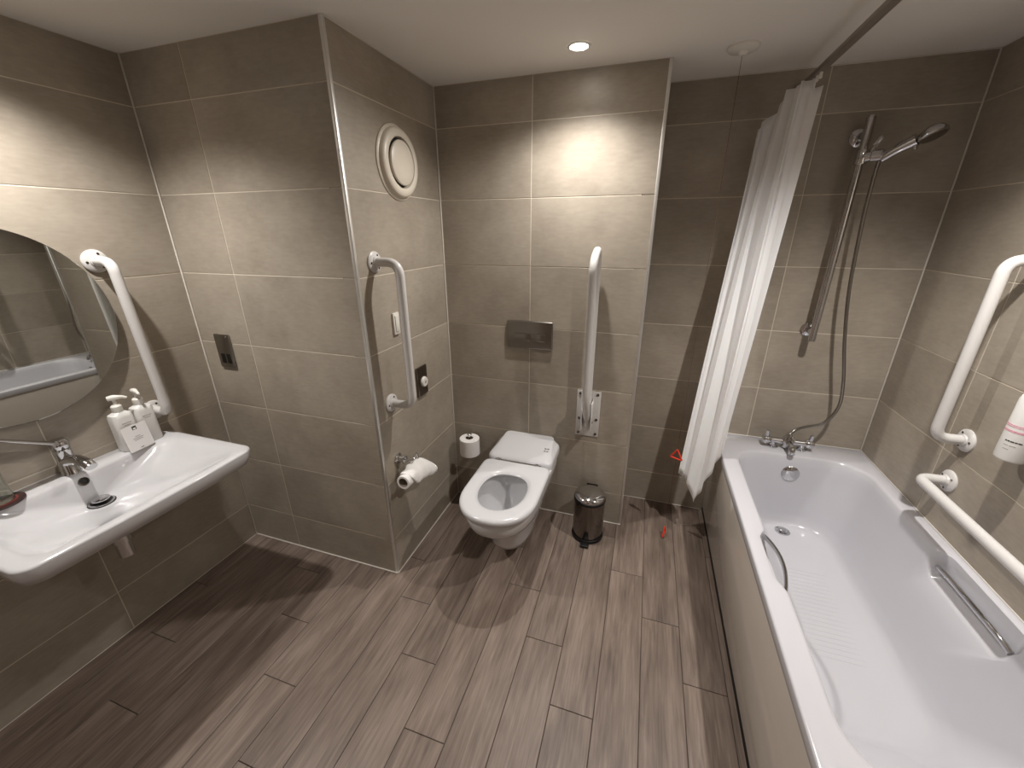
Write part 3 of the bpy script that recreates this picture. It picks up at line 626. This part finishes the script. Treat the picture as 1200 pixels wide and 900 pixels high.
# toilet roll holder with nearly finished roll
t = thing('toilet_roll_holder', (X1, 1.356, 0.584), 'chrome hook toilet roll holder below the grab rail', 'roll holder')
obj('wall_flange', LT([(0.026, 0), (0.027, 0.005), (0.022, 0.010), (0.014, 0.013), (0.013, 0.030), (0.018, 0.034), (0.018, 0.040), (0, 0.042)], (X1, 1.356, 0.584), (1, 0, 0), 28), 'chrome', t)
rc0, rc1 = Vector((-0.925, 1.272, 0.522)), Vector((-0.925, 1.372, 0.518))
obj('wire_arm', TB(fillet([(X1 + 0.036, 1.356, 0.584), (-0.925, 1.362, 0.580), (-0.925, 1.400, 0.604), (-0.925, 1.412, 0.560), (-0.925, 1.402, 0.517), (-0.925, 1.30, 0.516)], 0.012, 6), 0.0042, 10), 'chrome', t)
t = thing('toilet_roll', (-0.925, 1.322, 0.49), 'nearly finished toilet roll hanging on the chrome hook holder', 'toilet roll')
ax = (rc1 - rc0).normalized()
obj('paper', LT([(0.0225, 0), (0.031, 0), (0.032, 0.002), (0.032, 0.100), (0.031, 0.102), (0.0225, 0.102)], rc0, ax, 36, False), 'paper', t)
obj('card_core', LT([(0.0223, 0.0), (0.0208, 0.0), (0.0208, 0.102), (0.0223, 0.102)], rc0, ax, 32, False), 'core', t)
g = []
ctrl = [((-0.957, 1.285, 0.528), (-0.955, 1.39, 0.545)), ((-0.945, 1.288, 0.550), (-0.940, 1.405, 0.566)), ((-0.920, 1.292, 0.555), (-0.912, 1.435, 0.556)), ((-0.895, 1.298, 0.540), (-0.885, 1.465, 0.520)), ((-0.887, 1.310, 0.512), (-0.872, 1.485, 0.478)), ((-0.888, 1.322, 0.492), (-0.876, 1.492, 0.450))]
sa, sb = spline([c[0] for c in ctrl], 5), spline([c[1] for c in ctrl], 5)
for i, (p, q) in enumerate(zip(sa, sb)):
    g.append([p.lerp(q, k / 14) + Vector((0.003 * math.sin(1.3 * k + i * 0.5), 0, 0.003 * math.sin(0.9 * k + 0.35 * i) + 0.006 * math.sin(PI * k / 14))) for k in range(15)])
sh = obj('loose_sheet', loft(bmesh.new(), g, closed=False), 'paper', t, 180)
sh.modifiers.new('thickness', 'SOLIDIFY').thickness = 0.001

# ------------------------------------------------------------------ wall fittings on the boxing
vc = Vector((X1, 1.580, 1.812))
t = thing('extract_vent', vc - Vector((0, 0, 0.135)), 'round off-white ventilation valve high on the boxed-in wall', 'vent')
obj('wall_ring', LT([(0.136, 0), (0.136, 0.004), (0.131, 0.008), (0.122, 0.009)], vc, (1, 0, 0), 64, False), 'vent', t)
obj('valve_ring', LT([(0.127, 0.004), (0.124, 0.020), (0.118, 0.026), (0.100, 0.030), (0.092, 0.026), (0.088, 0.010), (0.088, 0.002)], vc, (1, 0, 0), 64, False), 'vent', t)
obj('throat', LT([(0.088, 0.001), (0.088, 0.003), (0, 0.003)], vc, (1, 0, 0), 48), 'ink', t)
obj('valve_disc', LT([(0.060, 0.004), (0.078, 0.020), (0.081, 0.026), (0.079, 0.031), (0.066, 0.036), (0.04, 0.039), (0, 0.040)], vc, (1, 0, 0), 56), 'vent', t)
t = thing('rocker_switch', (X1, 1.452, 1.146), 'small white rocker switch beside the vertical grab rail', 'switch')
obj('switch_plate', B((X1, 1.430, 1.146), (X1 + 0.010, 1.472, 1.238), 0.003), 'white', t)
obj('rocker', B((X1 + 0.008, 1.438, 1.158), (X1 + 0.014, 1.464, 1.226), 0.002), 'white', t)
t = thing('fused_outlet', (X1, 1.612, 0.80), 'steel outlet plate with round white insert beside the grab rail', 'outlet')
obj('face_plate', B((X1, 1.568, 0.800), (X1 + 0.012, 1.658, 0.948), 0.004), 'darksteel', t)
kn = obj('round_insert', LT([(0.026, 0.011), (0.026, 0.017), (0.022, 0.022), (0, 0.023)], (X1, 1.620, 0.868), (1, 0, 0), 28), 'white', t)
obj('keyhole', LT([(0.008, 0.0225), (0.008, 0.0238), (0, 0.024)], (X1, 1.620, 0.868), (1, 0, 0), 16), 'grey_ink', kn)
t = thing('shaver_socket', (-1.757, Y1, 0.985), 'brushed steel shaver socket plate with two dark slots', 'socket')
fp = obj('face_plate', B((-1.803, Y1 - 0.010, 0.985), (-1.714, Y1, 1.138), 0.004), 'satin', t)
for x in (-1.783, -1.750): obj('slot', B((x, Y1 - 0.0115, 1.006), (x + 0.022, Y1 - 0.0095, 1.050), 0.0006, 1), 'black', fp)
for z in (0.996, 1.128): obj('screw', LT([(0.0035, 0), (0.0035, 0.0015), (0, 0.002)], (-1.7585 + (0.03 if z > 1.1 else 0.036), Y1 - 0.0098, z), (0, -1, 0), 12), 'chrome', fp)

# ------------------------------------------------------------------ pedal bin
px, py = -0.162, 1.806
t = thing('pedal_bin', (px, py, 0), 'small polished steel pedal bin with lid by the toilet wall', 'bin')
obj('body', LT([(0.079, 0.018), (0.080, 0.020), (0.080, 0.236), (0.078, 0.238)], (px, py, 0), n=48), 'darksteel', t)
obj('base_ring', LT([(0.080, 0.0), (0.084, 0.003), (0.084, 0.018), (0.081, 0.021)], (px, py, 0), n=48), 'black', t)
obj('lid_collar', LT([(0.080, 0.232), (0.083, 0.234), (0.083, 0.247), (0.080, 0.249)], (px, py, 0), n=48), 'black', t)
obj('lid', LT([(0.081, 0.2495), (0.082, 0.252), (0.079, 0.262), (0.070, 0.270), (0.045, 0.277), (0, 0.280)], (px, py, 0), n=48), 'chrome', t)
obj('pedal', B((px - 0.022, py - 0.118, 0.006), (px + 0.022, py - 0.078, 0.016), 0.003), 'black', t)
obj('hinge_block', B((px - 0.03, py + 0.070, 0.225), (px + 0.03, py + 0.098, 0.262), 0.004), 'black', t)

# ------------------------------------------------------------------ ceiling pull cord with two red pulls
cx_, cy_ = 0.238, 1.918
t = thing('alarm_pull_cord', (cx_, cy_, 0.0), 'red alarm pull cord hanging from the ceiling to the floor', 'pull cord')
obj('ceiling_rose', LT([(0.052, 0), (0.052, -0.006), (0.046, -0.013), (0.018, -0.018), (0.010, -0.028), (0, -0.028)], (0.238, 1.912, H), n=40), 'white', t)
obj('cord', TB([(cx_, cy_, H - 0.025), (cx_, cy_, 0.012)], 0.0008, 6), 'cord', t)
def pull(z, yaw, s=1.0):
    dv = Vector((math.cos(yaw), math.sin(yaw), 0)); c = Vector((cx_, cy_, z))
    P = [c + Vector((0, 0, 0.05)), c - dv * 0.030, c + dv * 0.030, c + Vector((0, 0, 0.05))]
    return TB(fillet(P, 0.006, 4), 0.0038, 8)
obj('pull_triangle', pull(0.485, -0.5), 'red', t)
obj('pull_triangle', pull(0.012, 1.3), 'red', t)

# ------------------------------------------------------------------ dispenser bottle above the bath
qx, qy = XR - 0.046, 1.425
t = thing('dispenser_bottle', (qx, qy, 0.925), 'white wall dispenser bottle with pink stripes above the bath', 'bottle')
bd = obj('bottle_body', LT([(0.028, 0.0), (0.034, 0.004), (0.035, 0.010), (0.035, 0.185), (0.032, 0.195), (0.016, 0.205), (0.015, 0.215), (0, 0.215)], (qx, qy, 0.925), n=40), 'bottle', t)
obj('wall_holder', B((XR - 0.012, qy - 0.03, 0.93), (XR, qy + 0.03, 1.12), 0.003), 'white', t)
obj('cap', LT([(0.018, 0.212), (0.018, 0.236), (0.012, 0.240), (0, 0.240)], (qx, qy, 0.925), n=24), 'white', t)
def wrap(a0, a1, z0, z1, rr=0.0354):
    bm = bmesh.new(); n = 18
    loft(bm, [[Vector((qx + rr_ * math.cos(a0 + (a1 - a0) * k / n), qy + rr_ * math.sin(a0 + (a1 - a0) * k / n), z)) for k in range(n + 1)] for rr_, z in ((rr - 0.001, z0), (rr, z0), (rr, z1), (rr - 0.001, z1))], closed=False); return bm
for z in (0.1055, 0.1100, 0.090, 0.0935): obj('stripe', wrap(PI * 0.7, PI * 1.9, 0.925 + z, 0.925 + z + 0.002), 'pink', bd)
for z, segs, hh, mm in ((0.062, ((1.06, 1.10), (1.11, 1.16), (1.17, 1.24), (1.25, 1.30), (1.31, 1.38)), 0.0032, 'ink'), (0.050, ((1.06, 1.16), (1.18, 1.30)), 0.0018, 'grey_ink'), (0.038, ((1.08, 1.20),), 0.0018, 'grey_ink')):
    for a0, a1 in segs: obj('print_mark', wrap(PI * a0, PI * a1, 0.925 + z, 0.925 + z + hh), mm, bd)
obj('label_bar', wrap(PI * 1.58, PI * 1.66, 0.930, 0.985), 'pink', bd)
